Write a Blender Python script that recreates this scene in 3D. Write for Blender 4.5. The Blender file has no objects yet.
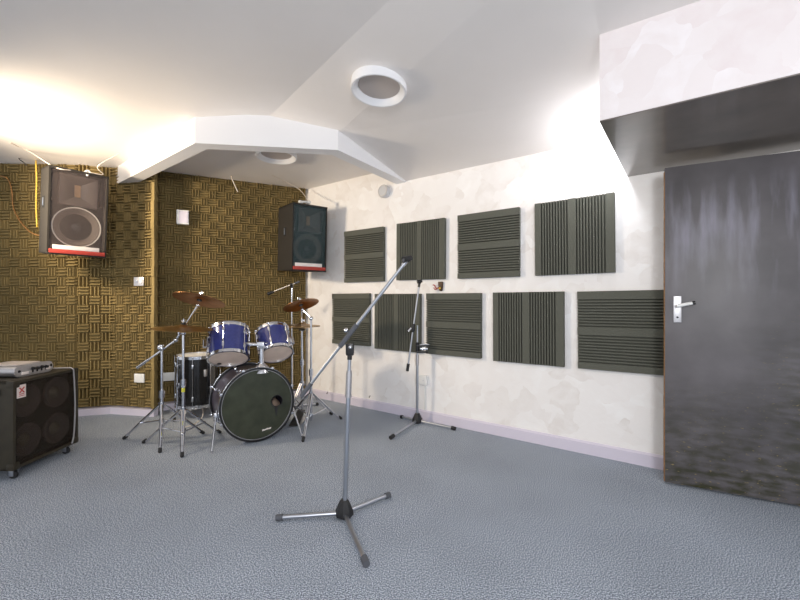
import bpy, bmesh, math, random
from mathutils import Vector as V, Matrix as M4
random.seed(7)
C = bpy.context.scene.collection
F, H, PI = 390.0, 1.17, math.pi
R = math.radians

# ---------- measuring: points of the room from sight lines ----------
def gp(x, y, z=0.0):
    Y = F*(H-z)/(y-300.0); return V(((x-400.0)/F*Y, Y, z))
def at(x, y, Y):
    return V(((x-400.0)/F*Y, Y, H-(y-300.0)/F*Y))
WA, WB = gp(305, 394.8), gp(664, 469.5)           # right wall line
WD = (WB-WA).normalized(); WN = V((-WD.y, WD.x, 0)); WC = WN.dot(WA)
if WN.y < 0: WN = -WN; WC = -WC
def onwall(x, y, d=0.0):
    rx = (x-400.0)/F; Y = (WC-d)/(WN.x*rx+WN.y); return V((rx*Y, Y, H-(y-300.0)/F*Y))

# ---------- materials ----------
def lin(c):
    return tuple(((v/255.0)/12.92 if v/255.0 <= .04045 else ((v/255.0+.055)/1.055)**2.4) for v in c)
def mat(name, rgb, rough=.5, metal=0.0, noise=0.0, nscale=20.0, bump=0.0, bscale=60.0, spec=.5, coat=0.0):
    m = bpy.data.materials.new(name); m.use_nodes = True
    nt = m.node_tree; b = nt.nodes['Principled BSDF']
    c = lin(rgb)
    b.inputs['Base Color'].default_value = (*c, 1); b.inputs['Roughness'].default_value = rough
    b.inputs['Metallic'].default_value = metal; b.inputs['Specular IOR Level'].default_value = spec
    b.inputs['Coat Weight'].default_value = coat
    tc = nt.nodes.new('ShaderNodeTexCoord')
    if noise > 0:
        n = nt.nodes.new('ShaderNodeTexNoise'); n.inputs['Scale'].default_value = nscale; n.inputs['Detail'].default_value = 5
        nt.links.new(tc.outputs['Object'], n.inputs['Vector'])
        r = nt.nodes.new('ShaderNodeValToRGB')
        r.color_ramp.elements[0].position = .3; r.color_ramp.elements[1].position = .7
        r.color_ramp.elements[0].color = (*[v*(1-noise) for v in c], 1)
        r.color_ramp.elements[1].color = (*[min(1, v*(1+noise)) for v in c], 1)
        nt.links.new(n.outputs['Fac'], r.inputs['Fac']); nt.links.new(r.outputs['Color'], b.inputs['Base Color'])
    if bump > 0:
        n = nt.nodes.new('ShaderNodeTexNoise'); n.inputs['Scale'].default_value = bscale; n.inputs['Detail'].default_value = 4
        nt.links.new(tc.outputs['Object'], n.inputs['Vector'])
        bp = nt.nodes.new('ShaderNodeBump'); bp.inputs['Strength'].default_value = bump; bp.inputs['Distance'].default_value = .01
        nt.links.new(n.outputs['Fac'], bp.inputs['Height']); nt.links.new(bp.outputs['Normal'], b.inputs['Normal'])
    return m
def N(m, t, **kw):
    n = m.node_tree.nodes.new(t)
    for k, v in kw.items(): n.inputs[k].default_value = v
    return n
def ramp(m, stops):
    r = m.node_tree.nodes.new('ShaderNodeValToRGB'); cr = r.color_ramp
    while len(cr.elements) < len(stops): cr.elements.new(.5)
    for e, (p, c) in zip(cr.elements, stops): e.position = p; e.color = (*c, 1)
    return r
def mixc(m, fac, a, b, mode='MIX'):
    n = m.node_tree.nodes.new('ShaderNodeMix'); n.data_type = 'RGBA'; n.blend_type = mode
    L = m.node_tree.links
    for s, v in ((n.inputs[0], fac), (n.inputs[6], a), (n.inputs[7], b)):
        if hasattr(v, 'links'): L.new(v, s)
        elif isinstance(v, tuple): s.default_value = (*v, 1)
        else: s.default_value = v
    return n.outputs[2]

def plaster(name, c1, c2, c3):
    m = mat(name, c1, .6, bump=.12, bscale=30); L = m.node_tree.links; b = m.node_tree.nodes['Principled BSDF']
    tc = N(m, 'ShaderNodeTexCoord'); nz = N(m, 'ShaderNodeTexNoise', Scale=5.0, Detail=3.0)
    L.new(tc.outputs['Object'], nz.inputs['Vector'])
    w = m.node_tree.nodes.new('ShaderNodeVectorMath'); w.operation = 'MULTIPLY_ADD'
    w.inputs[1].default_value = (.22, .22, .22)
    L.new(nz.outputs['Color'], w.inputs[0]); L.new(tc.outputs['Object'], w.inputs[2])
    v = N(m, 'ShaderNodeTexVoronoi', Scale=6.5); L.new(w.outputs[0], v.inputs['Vector'])
    s = m.node_tree.nodes.new('ShaderNodeSeparateColor'); L.new(v.outputs['Color'], s.inputs[0])
    r = ramp(m, [(0, lin(c2)), (.45, lin(c1)), (1, lin(c3))]); L.new(s.outputs[0], r.inputs['Fac'])
    v2 = N(m, 'ShaderNodeTexNoise', Scale=9.0, Detail=6.0); L.new(w.outputs[0], v2.inputs['Vector'])
    r2 = ramp(m, [(.35, (0, 0, 0)), (.65, (1, 1, 1))]); L.new(v2.outputs['Fac'], r2.inputs['Fac'])
    col = mixc(m, r2.outputs['Color'], r.outputs['Color'], lin(c1))
    L.new(col, b.inputs['Base Color'])
    return m

def carpet():
    m = mat('carpet', (150, 158, 168), .95, spec=.1); L = m.node_tree.links; b = m.node_tree.nodes['Principled BSDF']
    tc = N(m, 'ShaderNodeTexCoord')
    n1 = N(m, 'ShaderNodeTexNoise', Scale=190.0, Detail=2.5); L.new(tc.outputs['Object'], n1.inputs['Vector'])
    n2 = N(m, 'ShaderNodeTexNoise', Scale=2.2, Detail=4.0); L.new(tc.outputs['Object'], n2.inputs['Vector'])
    r1 = ramp(m, [(.36, lin((84, 92, 104))), (.5, lin((154, 163, 176))), (.64, lin((222, 230, 240)))])
    L.new(n1.outputs['Fac'], r1.inputs['Fac'])
    r2 = ramp(m, [(.3, (.86, .86, .86)), (.7, (1, 1, 1))]); L.new(n2.outputs['Fac'], r2.inputs['Fac'])
    L.new(mixc(m, 1.0, r1.outputs['Color'], r2.outputs['Color'], 'MULTIPLY'), b.inputs['Base Color'])
    bp = N(m, 'ShaderNodeBump', Strength=.6, Distance=.006); L.new(n1.outputs['Fac'], bp.inputs['Height']); L.new(bp.outputs['Normal'], b.inputs['Normal'])
    return m

def doorpaint():
    # object space: x along the door from its free edge, z up
    m = mat('worn_black_door_paint', (58, 56, 58), .42, spec=.5); L = m.node_tree.links; b = m.node_tree.nodes['Principled BSDF']
    tc = N(m, 'ShaderNodeTexCoord'); sp = N(m, 'ShaderNodeSeparateXYZ'); L.new(tc.outputs['Object'], sp.inputs[0])
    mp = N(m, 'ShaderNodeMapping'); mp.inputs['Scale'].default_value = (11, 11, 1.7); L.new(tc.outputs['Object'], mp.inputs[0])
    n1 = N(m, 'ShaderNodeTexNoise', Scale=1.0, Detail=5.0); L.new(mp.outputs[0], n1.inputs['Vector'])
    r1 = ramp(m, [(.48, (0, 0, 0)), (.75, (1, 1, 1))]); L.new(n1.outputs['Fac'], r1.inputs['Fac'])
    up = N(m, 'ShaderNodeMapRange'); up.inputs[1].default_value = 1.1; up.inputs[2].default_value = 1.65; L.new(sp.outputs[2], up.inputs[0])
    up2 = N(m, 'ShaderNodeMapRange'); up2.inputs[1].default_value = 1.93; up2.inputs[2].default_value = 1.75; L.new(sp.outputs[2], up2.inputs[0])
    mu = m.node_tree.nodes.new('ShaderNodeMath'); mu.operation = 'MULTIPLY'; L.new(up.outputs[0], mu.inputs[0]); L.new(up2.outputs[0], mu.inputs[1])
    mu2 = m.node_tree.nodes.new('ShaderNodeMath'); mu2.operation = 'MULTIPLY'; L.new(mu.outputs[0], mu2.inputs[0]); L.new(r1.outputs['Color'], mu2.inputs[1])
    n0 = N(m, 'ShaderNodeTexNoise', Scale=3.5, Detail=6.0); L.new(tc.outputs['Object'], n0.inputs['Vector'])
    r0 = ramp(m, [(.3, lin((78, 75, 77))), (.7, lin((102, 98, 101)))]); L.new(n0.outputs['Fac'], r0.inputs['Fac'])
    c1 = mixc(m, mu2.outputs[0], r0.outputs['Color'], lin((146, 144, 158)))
    # scuffed, mossy lower edge and hinge side
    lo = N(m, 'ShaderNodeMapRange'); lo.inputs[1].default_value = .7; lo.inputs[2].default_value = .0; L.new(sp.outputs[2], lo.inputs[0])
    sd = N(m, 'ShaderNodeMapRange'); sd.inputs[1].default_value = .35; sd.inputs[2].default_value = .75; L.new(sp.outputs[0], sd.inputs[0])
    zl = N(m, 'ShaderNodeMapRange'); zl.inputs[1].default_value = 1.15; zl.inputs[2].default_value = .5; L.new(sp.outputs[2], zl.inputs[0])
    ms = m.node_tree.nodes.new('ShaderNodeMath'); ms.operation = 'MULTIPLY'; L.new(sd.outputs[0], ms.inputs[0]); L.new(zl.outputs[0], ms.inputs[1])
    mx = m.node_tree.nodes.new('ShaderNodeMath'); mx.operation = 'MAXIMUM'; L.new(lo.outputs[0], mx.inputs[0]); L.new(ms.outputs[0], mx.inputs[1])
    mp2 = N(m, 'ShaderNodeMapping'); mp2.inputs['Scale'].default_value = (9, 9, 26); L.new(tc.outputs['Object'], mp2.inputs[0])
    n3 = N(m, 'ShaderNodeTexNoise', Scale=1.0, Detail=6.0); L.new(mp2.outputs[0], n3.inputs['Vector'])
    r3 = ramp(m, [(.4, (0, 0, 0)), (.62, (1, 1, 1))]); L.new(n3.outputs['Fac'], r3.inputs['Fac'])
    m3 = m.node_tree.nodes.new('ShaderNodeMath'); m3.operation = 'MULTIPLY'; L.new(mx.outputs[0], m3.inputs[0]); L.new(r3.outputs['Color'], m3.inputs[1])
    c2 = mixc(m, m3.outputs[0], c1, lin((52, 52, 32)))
    n4 = N(m, 'ShaderNodeTexNoise', Scale=4.0, Detail=5.0); L.new(mp2.outputs[0], n4.inputs['Vector'])
    r4 = ramp(m, [(.63, (0, 0, 0)), (.68, (1, 1, 1))]); L.new(n4.outputs['Fac'], r4.inputs['Fac'])
    m4 = m.node_tree.nodes.new('ShaderNodeMath'); m4.operation = 'MULTIPLY'; L.new(mx.outputs[0], m4.inputs[0]); L.new(r4.outputs['Color'], m4.inputs[1])
    c3 = mixc(m, m4.outputs[0], c2, lin((150, 132, 92)))
    L.new(c3, b.inputs['Base Color'])
    return m

def mesh_cloth(name, rgb, alpha):
    m = mat(name, rgb, .45, spec=.35); nt = m.node_tree; b = nt.nodes['Principled BSDF']; out = nt.nodes['Material Output']
    t = nt.nodes.new('ShaderNodeBsdfTransparent'); x = nt.nodes.new('ShaderNodeMixShader'); x.inputs[0].default_value = alpha
    nt.links.new(t.outputs[0], x.inputs[1]); nt.links.new(b.outputs[0], x.inputs[2]); nt.links.new(x.outputs[0], out.inputs[0])
    return m

MT = dict(
    carpet=carpet(), door=doorpaint(),
    plaster=plaster('cream_plaster', (242, 239, 237), (230, 225, 221), (248, 247, 246)),
    boxing=plaster('pinkish_white_plaster', (232, 225, 225), (224, 212, 212), (240, 236, 238)),
    ceiling=mat('ceiling_paint', (238, 233, 229), .5, noise=.02, nscale=2.2, spec=.3),
    white=mat('white_gloss_paint', (236, 236, 238), .4), skirt=mat('lilac_white_gloss', (214, 208, 222), .4),
    foam=mat('brown_acoustic_foam', (138, 120, 80), .95, noise=.16, nscale=3.0, spec=.15),
    panel=mat('olive_grey_foam', (94, 95, 87), .95, noise=.08, nscale=120, spec=.15),
    darkgloss=mat('dark_gloss_paint', (98, 89, 80), .3, noise=.22, nscale=5, bump=.05, bscale=14, spec=.9, coat=.6),
    chrome=mat('chrome', (222, 224, 230), .16, 1.0), steel=mat('satin_steel', (188, 192, 200), .3, 1.0),
    alu=mat('brushed_aluminium', (196, 194, 196), .4, .9, noise=.06, nscale=80),
    rubber=mat('black_rubber', (34, 34, 36), .7), plastic=mat('black_plastic', (26, 26, 28), .4),
    grey=mat('grey_rubber', (84, 86, 92), .7), wplastic=mat('white_plastic', (232, 232, 230), .35),
    bronze=mat('bronze_cymbal', (166, 118, 78), .34, 1.0, noise=.15, nscale=25),
    brass=mat('aged_brass_cymbal', (170, 136, 88), .34, 1.0, noise=.12, nscale=25),
    blue=mat('blue_drum_wrap', (50, 58, 122), .22, noise=.12, nscale=60, coat=.5),
    faded=mat('charcoal_drum_wrap', (66, 62, 78), .3, noise=.25, nscale=8, coat=.4),
    black=mat('black_drum_wrap', (20, 20, 22), .2, coat=.5),
    head=mat('smoky_drum_skin', (236, 214, 198), .35, noise=.08, nscale=14), whitehead=mat('white_drum_skin', (220, 218, 214), .5),
    bhead=mat('black_drum_skin', (58, 62, 48), .2, noise=.3, nscale=9), hoop=mat('black_hoop', (24, 24, 26), .3),
    felt=mat('pale_damping_cloth', (205, 178, 158), .9), cab=mat('black_cabinet_carpet', (36, 32, 27), .8, noise=.2, nscale=40),
    vinyl=mat('olive_black_vinyl', (46, 40, 26), .55, noise=.25, nscale=12, bump=.3, bscale=220),
    cone=mat('speaker_cone', (112, 100, 92), .6), cap=mat('dust_cap', (74, 70, 70), .45), ring=mat('white_ring', (235, 228, 220), .5),
    horn=mat('horn_plastic', (84, 74, 70), .4), hornmid=mat('horn_throat', (176, 140, 104), .5), port=mat('port_dark', (16, 15, 15), .8),
    grillbrown=mesh_cloth('brown_grille_mesh', (112, 100, 96), .2), grillgreen=mesh_cloth('green_black_grille_mesh', (66, 86, 88), .34),
    cabgrille=mesh_cloth('dark_cabinet_grille', (44, 34, 26), .42),
    red=mat('red_label', (180, 62, 50), .5), labelwhite=mat('label_white', (236, 226, 220), .5),
    sticker=mat('sticker_white', (226, 214, 208), .5), wood=mat('raw_timber_edge', (140, 104, 66), .7, noise=.3, nscale=30),
    yellow=mat('yellow_cable', (222, 186, 72), .5), brown=mat('tan_cable', (150, 106, 56), .5), gcable=mat('grey_cable', (150, 146, 146), .5),
    wcable=mat('white_cable', (226, 216, 204), .5), lampface=mat('lamp_diffuser_off', (196, 186, 180), .5),
    ornament=mat('dark_brown_ornament', (74, 48, 24), .5, noise=.4, nscale=60), gold=mat('gold_spot', (214, 176, 60), .4),
    conepale=mat('pale_dust_cap', (132, 120, 100), .6),
    vent=mat('grey_white_plastic', (196, 198, 202), .4),
    plainblack=mat('amp_black', (22, 22, 24), .5), tape=mat('yellow_tape', (206, 204, 70), .5),  # plain black of the amp knobs, jack, switch and the keyhole
)

# ---------- mesh builder ----------
class MB:
    def __init__(s, T=None): s.bm = bmesh.new(); s.T = T or M4.Identity(4)
    def merge(s, b, T=None, mi=0):
        T = s.T @ T if T is not None else s.T
        b.transform(T)
        for f in b.faces: f.material_index = mi
        me = bpy.data.meshes.new('t'); b.to_mesh(me); b.free(); s.bm.from_mesh(me); bpy.data.meshes.remove(me); return s
    def box(s, c, d, bev=0.0, T=None, mi=0, seg=2):
        b = bmesh.new(); bmesh.ops.create_cube(b, size=1)
        b.transform(M4.Translation(V(c)) @ M4.Diagonal((*d, 1)))
        if bev: bmesh.ops.bevel(b, geom=b.edges[:], offset=bev, segments=seg, affect='EDGES', profile=.6)
        return s.merge(b, T, mi)
    def hull(s, pts, T=None, mi=0, bev=0.0):
        b = bmesh.new(); vs = [b.verts.new(p) for p in pts]; bmesh.ops.convex_hull(b, input=vs)
        bmesh.ops.dissolve_limit(b, angle_limit=.01, verts=b.verts[:], edges=b.edges[:])
        if bev: bmesh.ops.bevel(b, geom=b.edges[:], offset=bev, segments=2, affect='EDGES')
        return s.merge(b, T, mi)
    def prism(s, poly, z0, z1, T=None, mi=0, bev=0.0):
        b = bmesh.new()
        lo = [b.verts.new((p[0], p[1], z0)) for p in poly]; hi = [b.verts.new((p[0], p[1], z1)) for p in poly]; n = len(poly)
        b.faces.new(lo[::-1]); b.faces.new(hi)
        for i in range(n): b.faces.new((lo[i], lo[(i+1) % n], hi[(i+1) % n], hi[i]))
        bmesh.ops.recalc_face_normals(b, faces=b.faces[:])
        if bev: bmesh.ops.bevel(b, geom=b.edges[:], offset=bev, segments=2, affect='EDGES')
        return s.merge(b, T, mi)
    def lathe(s, prof, T=None, seg=40, mi=0, closed=False):
        b = bmesh.new(); rows = []
        for (r, z) in prof:
            rows.append([b.verts.new((0, 0, z))] if r < 1e-6 else [b.verts.new((r*math.cos(2*PI*k/seg), r*math.sin(2*PI*k/seg), z)) for k in range(seg)])
        pr = list(zip(rows, rows[1:]))
        if closed: pr.append((rows[-1], rows[0]))
        for a, c in pr:
            for k in range(seg):
                k2 = (k+1) % seg
                if len(a) == 1 and len(c) == 1: continue
                if len(a) == 1: b.faces.new((a[0], c[k], c[k2]))
                elif len(c) == 1: b.faces.new((a[k], c[0], a[k2]))
                else: b.faces.new((a[k], c[k], c[k2], a[k2]))
        bmesh.ops.recalc_face_normals(b, faces=b.faces[:])
        return s.merge(b, T, mi)
    def tube(s, pts, r, seg=10, T=None, mi=0):
        pts = [V(p) for p in pts]; n = len(pts); rs = r if isinstance(r, (list, tuple)) else [r]*n
        b = bmesh.new(); rows = []; t0 = None; u = None
        for i, p in enumerate(pts):
            t = ((pts[min(i+1, n-1)]-pts[max(i-1, 0)])).normalized()
            if u is None:
                u = t.orthogonal().normalized()
            else:
                u = (t0.rotation_difference(t) @ u); u = (u-t*u.dot(t)).normalized()
            w = t.cross(u); t0 = t
            rows.append([b.verts.new(p+(u*math.cos(2*PI*k/seg)+w*math.sin(2*PI*k/seg))*rs[i]) for k in range(seg)])
        for a, c in zip(rows, rows[1:]):
            for k in range(seg): b.faces.new((a[k], a[(k+1) % seg], c[(k+1) % seg], c[k]))
        b.faces.new(rows[0][::-1]); b.faces.new(rows[-1])
        bmesh.ops.recalc_face_normals(b, faces=b.faces[:])
        return s.merge(b, T, mi)
    def ball(s, c, r, T=None, mi=0, sc=(1, 1, 1)):
        b = bmesh.new(); bmesh.ops.create_uvsphere(b, u_segments=16, v_segments=10, radius=r)
        b.transform(M4.Translation(V(c)) @ M4.Diagonal((*sc, 1))); return s.merge(b, T, mi)
    def polys(s, verts, faces, mi=0):
        b = bmesh.new(); vs = [b.verts.new(v) for v in verts]
        for f in faces: b.faces.new([vs[i] for i in f])
        return s.merge(b, None, mi)
    def build(s, name, mats, parent=None, label=None, loc=None, ang=.6):
        bm = s.bm
        for f in bm.faces: f.smooth = True
        for e in bm.edges:
            if len(e.link_faces) != 2 or e.calc_face_angle(0) > ang: e.smooth = False
        me = bpy.data.meshes.new(name); bm.to_mesh(me); bm.free()
        for m in (mats if isinstance(mats, (list, tuple)) else [mats]): me.materials.append(MT[m])
        o = bpy.data.objects.new(name, me); C.objects.link(o)
        if parent: o.parent = parent
        if label: o['label'] = label
        if loc is not None: o.location = loc
        return o
def tag(o, label, cat, group=None):
    o['label'] = label; o['category'] = cat
    if group: o['group'] = group
    return o
def thing(name, label, cat, loc=(0, 0, 0), group=None):
    o = bpy.data.objects.new(name, None); C.objects.link(o); o.empty_display_size = .1
    o.location = loc; return tag(o, label, cat, group)
def struct(o, label=None):
    o['kind'] = 'structure'
    if label: o['label'] = label; 
    return o
def frame(phi, pitch=0.0, o=(0, 0, 0), roll=0.0):
    """x = to the right, y = up, z = out of the front; phi turns the front from facing us towards the right."""
    n = V((math.sin(phi)*math.cos(pitch), -math.cos(phi)*math.cos(pitch), -math.sin(pitch)))
    r = V((math.cos(phi), math.sin(phi), 0)); u = n.cross(r)
    if roll: r, u = r*math.cos(roll)+u*math.sin(roll), u*math.cos(roll)-r*math.sin(roll)
    m = M4(((r.x, u.x, n.x, o[0]), (r.y, u.y, n.y, o[1]), (r.z, u.z, n.z, o[2]), (0, 0, 0, 1))); return m
def axis_frame(a, o=(0, 0, 0)):
    a = V(a).normalized(); return M4.Translation(V(o)) @ a.to_track_quat('Z', 'Y').to_matrix().to_4x4()
def arc(pts, n=8):
    """smooth (Catmull-Rom) path through pts"""
    P = [V(p) for p in pts]; P = [P[0]*2-P[1]]+P+[P[-1]*2-P[-2]]; out = []
    for i in range(1, len(P)-2):
        for k in range(n):
            t = k/n; a, b, c, d = P[i-1:i+3]
            out.append(.5*((2*b)+(c-a)*t+(2*a-5*b+4*c-d)*t*t+(3*b-a-3*c+d)*t**3))
    return out+[P[-2]]

# ================= THE ROOM =================
ZB, ZC, ZR, ZW = 2.36, 2.53, 2.60, 2.355      # beam underside, flat ceiling, ridge, ceiling at right wall
struct(MB().box((-.4, 1.6, -.05), (9.6, 7.2, .1)).build('floor', 'carpet'), 'grey-blue speckled carpet floor')

# back walls, lined with foam above a skirting
LW = [V((-5.0, 3.92, 0)), gp(80, 415), gp(114, 412.4), gp(157, 415.2)]
DW = [V((-2.66, 4.11, 0)), WA.copy()]
def slab(b, p0, p1, z0, z1, th, mi=0):
    d = (p1-p0).normalized(); n = V((-d.y, d.x, 0))   # away from us
    b.hull([q+V((0, 0, z)) for q in (p0, p1, p1+n*th, p0+n*th) for z in (z0, z1)], mi=mi)
def foam_run(b, p0, p1, z0, z1, cell, off=0, mi=0, base=.03, rel=.036):
    d = (p1-p0); L = d.length; d = d/L; n = V((d.y, -d.x, 0))  # towards us
    T = M4(((d.x, 0, n.x, p0.x), (d.y, 0, n.y, p0.y), (0, 1, 0, 0), (0, 0, 0, 1)))
    slab(b, p0+n*base, p1+n*base, z0, z1, base, mi)
    nu = max(1, round(L/cell)); cu = L/nu; nv = round((z1-z0)/cell); cv = (z1-z0)/nv
    vs, fs = [], []
    for i in range(nu):
        for j in range(nv):
            hor = (i+j+off) % 2
            for k in range(3):
                if hor: u0, u1 = i*cu, (i+1)*cu; v0 = z0+j*cv+k*cv/3+.2*cv/3; v1 = v0+.6*cv/3
                else: v0, v1 = z0+j*cv, z0+(j+1)*cv; u0 = i*cu+k*cu/3+.2*cu/3; u1 = u0+.6*cu/3
                a = .006 if not hor else .004; c = .006 if hor else .004
                q = len(vs); r = rel*random.uniform(.85, 1.1)
                vs += [(u0, v0, base), (u1, v0, base), (u1, v1, base), (u0, v1, base),
                       (u0+a, v0+c, base+r), (u1-a, v0+c, base+r), (u1-a, v1-c, base+r), (u0+a, v1-c, base+r)]
                fs += [(q+4, q+5, q+6, q+7), (q, q+1, q+5, q+4), (q+1, q+2, q+6, q+5), (q+2, q+3, q+7, q+6), (q+3, q, q+4, q+7)]
    t = MB(T); t.polys(vs, fs, mi); me = bpy.data.meshes.new('t'); t.bm.to_mesh(me); t.bm.free(); b.bm.from_mesh(me); bpy.data.meshes.remove(me)
w = MB()
for p, q in zip(LW[:2], LW[1:3]): slab(w, p, q, 0, 2.7, .12, 0)
dl = (LW[3]-LW[2]).normalized(); nl_ = V((-dl.y, dl.x, 0))
w.hull([v+V((0, 0, zz)) for v in (LW[2], LW[3], LW[3]+nl_*.12-dl*.10, LW[2]+nl_*.12) for zz in (0, 2.7)])
for k, (p, q) in enumerate(zip(LW, LW[1:])): foam_run(w, p, q, .085, ZC+.004, .094, k)
for k in range(24):   # wavy turned foam edge at the corner
    zz = .085+k*.0945; e_ = random.uniform(.006, .02)
    w.hull([LW[3]+V(v) for v in ((-.02, -.05-e_, zz), (.006+e_*.3, -.05-e_, zz), (.006+e_*.3, -.05-e_, zz+.0945), (-.02, -.05-e_, zz+.0945), (-.02, -.03, zz), (.010, -.03, zz), (.010, -.03, zz+.0945), (-.02, -.03, zz+.0945), (.004, .02, zz), (-.03, .02, zz+.0945))])
struct(w.build('wall_left', ['foam', 'plaster'], ang=.3), 'wall lined with brown basket-weave acoustic foam')
w = MB(); slab(w, DW[0], DW[1]+V((.1, .05, 0)), 0, 2.7, .12, 1); foam_run(w, DW[0], DW[1], .085, 2.55, .084, 1)
struct(w.build('wall_back', ['foam', 'plaster'], ang=.3), 'brown foam-lined wall behind the drums')
w = MB().box((3.0, .06, 1.35), (6.3, .12, 2.7)).build('wall_right', 'plaster'); w.location = WA; w.rotation_euler = (0, 0, math.atan2(WD.y, WD.x))
struct(w, 'pale plaster wall with brushed patches')
def skirting(name, pts, h, th):
    b = MB()
    for p, q in zip(pts, pts[1:]):
        d = (q-p).normalized(); n = V((d.y, -d.x, 0)); e = d*.012
        b.hull([v+V((0, 0, z)) for v, z in ((p-e, 0), (q+e, 0), (p-e+n*th, 0), (q+e+n*th, 0), (p-e, h), (q+e, h), (p-e+n*th*.4, h), (q+e+n*th*.4, h), (p-e+n*th, h-.012), (q+e+n*th, h-.012))])
    return struct(b.build(name, 'skirt'))
skirting('baseboard_left', LW, .078, .055); skirting('baseboard_back', DW, .078, .05); skirting('baseboard_right', [WA, WA+WD*6], .095, .02)

# ceiling: flat over the drums and to the left, a ridge, then falling to the right wall
K = [V((-2.95, 4.035, 0)), V((-1.554, 2.956, 0)), V((-.492, 3.094, 0)), V((.09, 3.99, 0))]
def z(v, h): return V((v.x, v.y, h))
C0 = V((-1.092, 3.03, 0)); CD = V((.643, -.766, 0)); C1 = C0+CD*5.2
Wf = WA+WD*6.2+WN*.05; Wk = z(K[3], 0)+WN*.06; Wc = WA-WD*.1+WN*.06
cb = MB()
vs = [z(C0+V((0, .1, 0)), ZR), z(C1, ZR), V((-5, -2, ZC)), V((-5, 4.1, ZC)), z(K[0]+V((.06, .1, 0)), ZC), z(K[1]+V((.03, .06, 0)), 2.555),
      z(K[2]+V((-.02, .06, 0)), 2.515), z(Wk, ZW), z(Wf, ZW),
      z(K[0]+V((.06, .2, 0)), ZC), z(Wk, ZC), z(Wc+V((-.1, .25, 0)), ZC), V((-2.9, 4.5, ZC)), z(K[1]+V((.03, .06, 0)), ZC), z(K[2]+V((-.02, .06, 0)), ZC)]
cb.polys(vs, [(0, 1, 2, 5), (5, 2, 3, 4), (0, 6, 1), (6, 7, 8), (6, 8, 1), (9, 13, 14, 10, 11, 12)])
struct(cb.build('ceiling', 'ceiling', ang=.05), 'off-white painted ceiling with a ridge line')

def offset_path(P, t):
    out = []
    for i, p in enumerate(P):
        ns = []
        for a, b in ((i-1, i), (i, i+1)):
            if a >= 0 and b < len(P): d = (P[b]-P[a]).normalized(); ns.append(V((-d.y, d.x, 0)))
        n = sum(ns, V()).normalized(); out.append(p+n*t/max(.3, n.dot(ns[0])))
    return out
KI = offset_path(K, .115)
bmB = MB()
for i in range(3): bmB.hull([z(v, h) for v in (K[i], K[i+1], KI[i+1], KI[i]) for h in (ZB, 2.62)])
struct(bmB.build('trim_1', 'white', ang=.2), 'white boxed-in beam bent around the drum corner')

# boxing over the doorway: white front, dark gloss underside
b0, b1 = gp(599.5, 122, 2.06), gp(627, 176, 2.06)
bd = (b1-b0).normalized(); b1 = b0+bd*((WC-WN.dot(b0))/WN.dot(bd)); e0, e1 = b0+WD*3.2, b1+WD*3.2
bx = MB(); bx.hull([z(v, h) for v in (b0, b1, e1, e0) for h in (2.066, 2.62)]); bx.hull([z(v, h) for v in (b0, b1, e1, e0) for h in (2.06, 2.0655)], mi=1)
struct(bx.build('trim_2', ['boxing', 'darkgloss'], ang=.2), 'boxed-out bulkhead, pinkish white front and dark glossy underside')

# the open door, folded back almost flat against the right wall
d0, d1 = gp(665, 482.3, .012), gp(800, 506.3, .012)
dd = (d1-d0); dd.z = 0; dd.normalize(); dang = math.atan2(dd.y, dd.x)
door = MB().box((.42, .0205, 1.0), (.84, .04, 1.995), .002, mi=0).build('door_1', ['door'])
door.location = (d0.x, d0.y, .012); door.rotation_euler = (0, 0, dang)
struct(door, 'dark worn door standing open against the pale wall')
ed = MB().box((-.0015, .0205, .99), (.003, .036, 1.97)).box((-.001, .0205, .3), (.008, .03, .5), .002).box((-.001, .0205, .93), (.006, .026, .25), .002).build('door_edge', 'wood', door, 'raw chipped timber edge')
hd = MB().box((.064, -.004, 1.10), (.042, .008, .165), .003).build('handle_plate', 'alu', door)
MB().tube([(.062, -.004, 1.122), (.062, -.05, 1.122)], .009).tube([(.056, -.05, 1.121), (.10, -.053, 1.132), (.132, -.053, 1.139)], [.011, .0105, .010], 12).build('lever', 'wplastic', hd, 'white lever handle')
MB().tube([(.132, -.053, 1.139), (.146, -.053, 1.142)], .0115, 12).build('lever_tip', 'plastic', hd, 'black lever tip')
MB().lathe([(0, 0), (.006, .001), (.006, .004), (0, .005)], M4.Translation((.064, -.008, 1.05)) @ M4.Rotation(PI/2, 4, 'X'), 12).build('keyhole', 'plainblack', hd)

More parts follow.
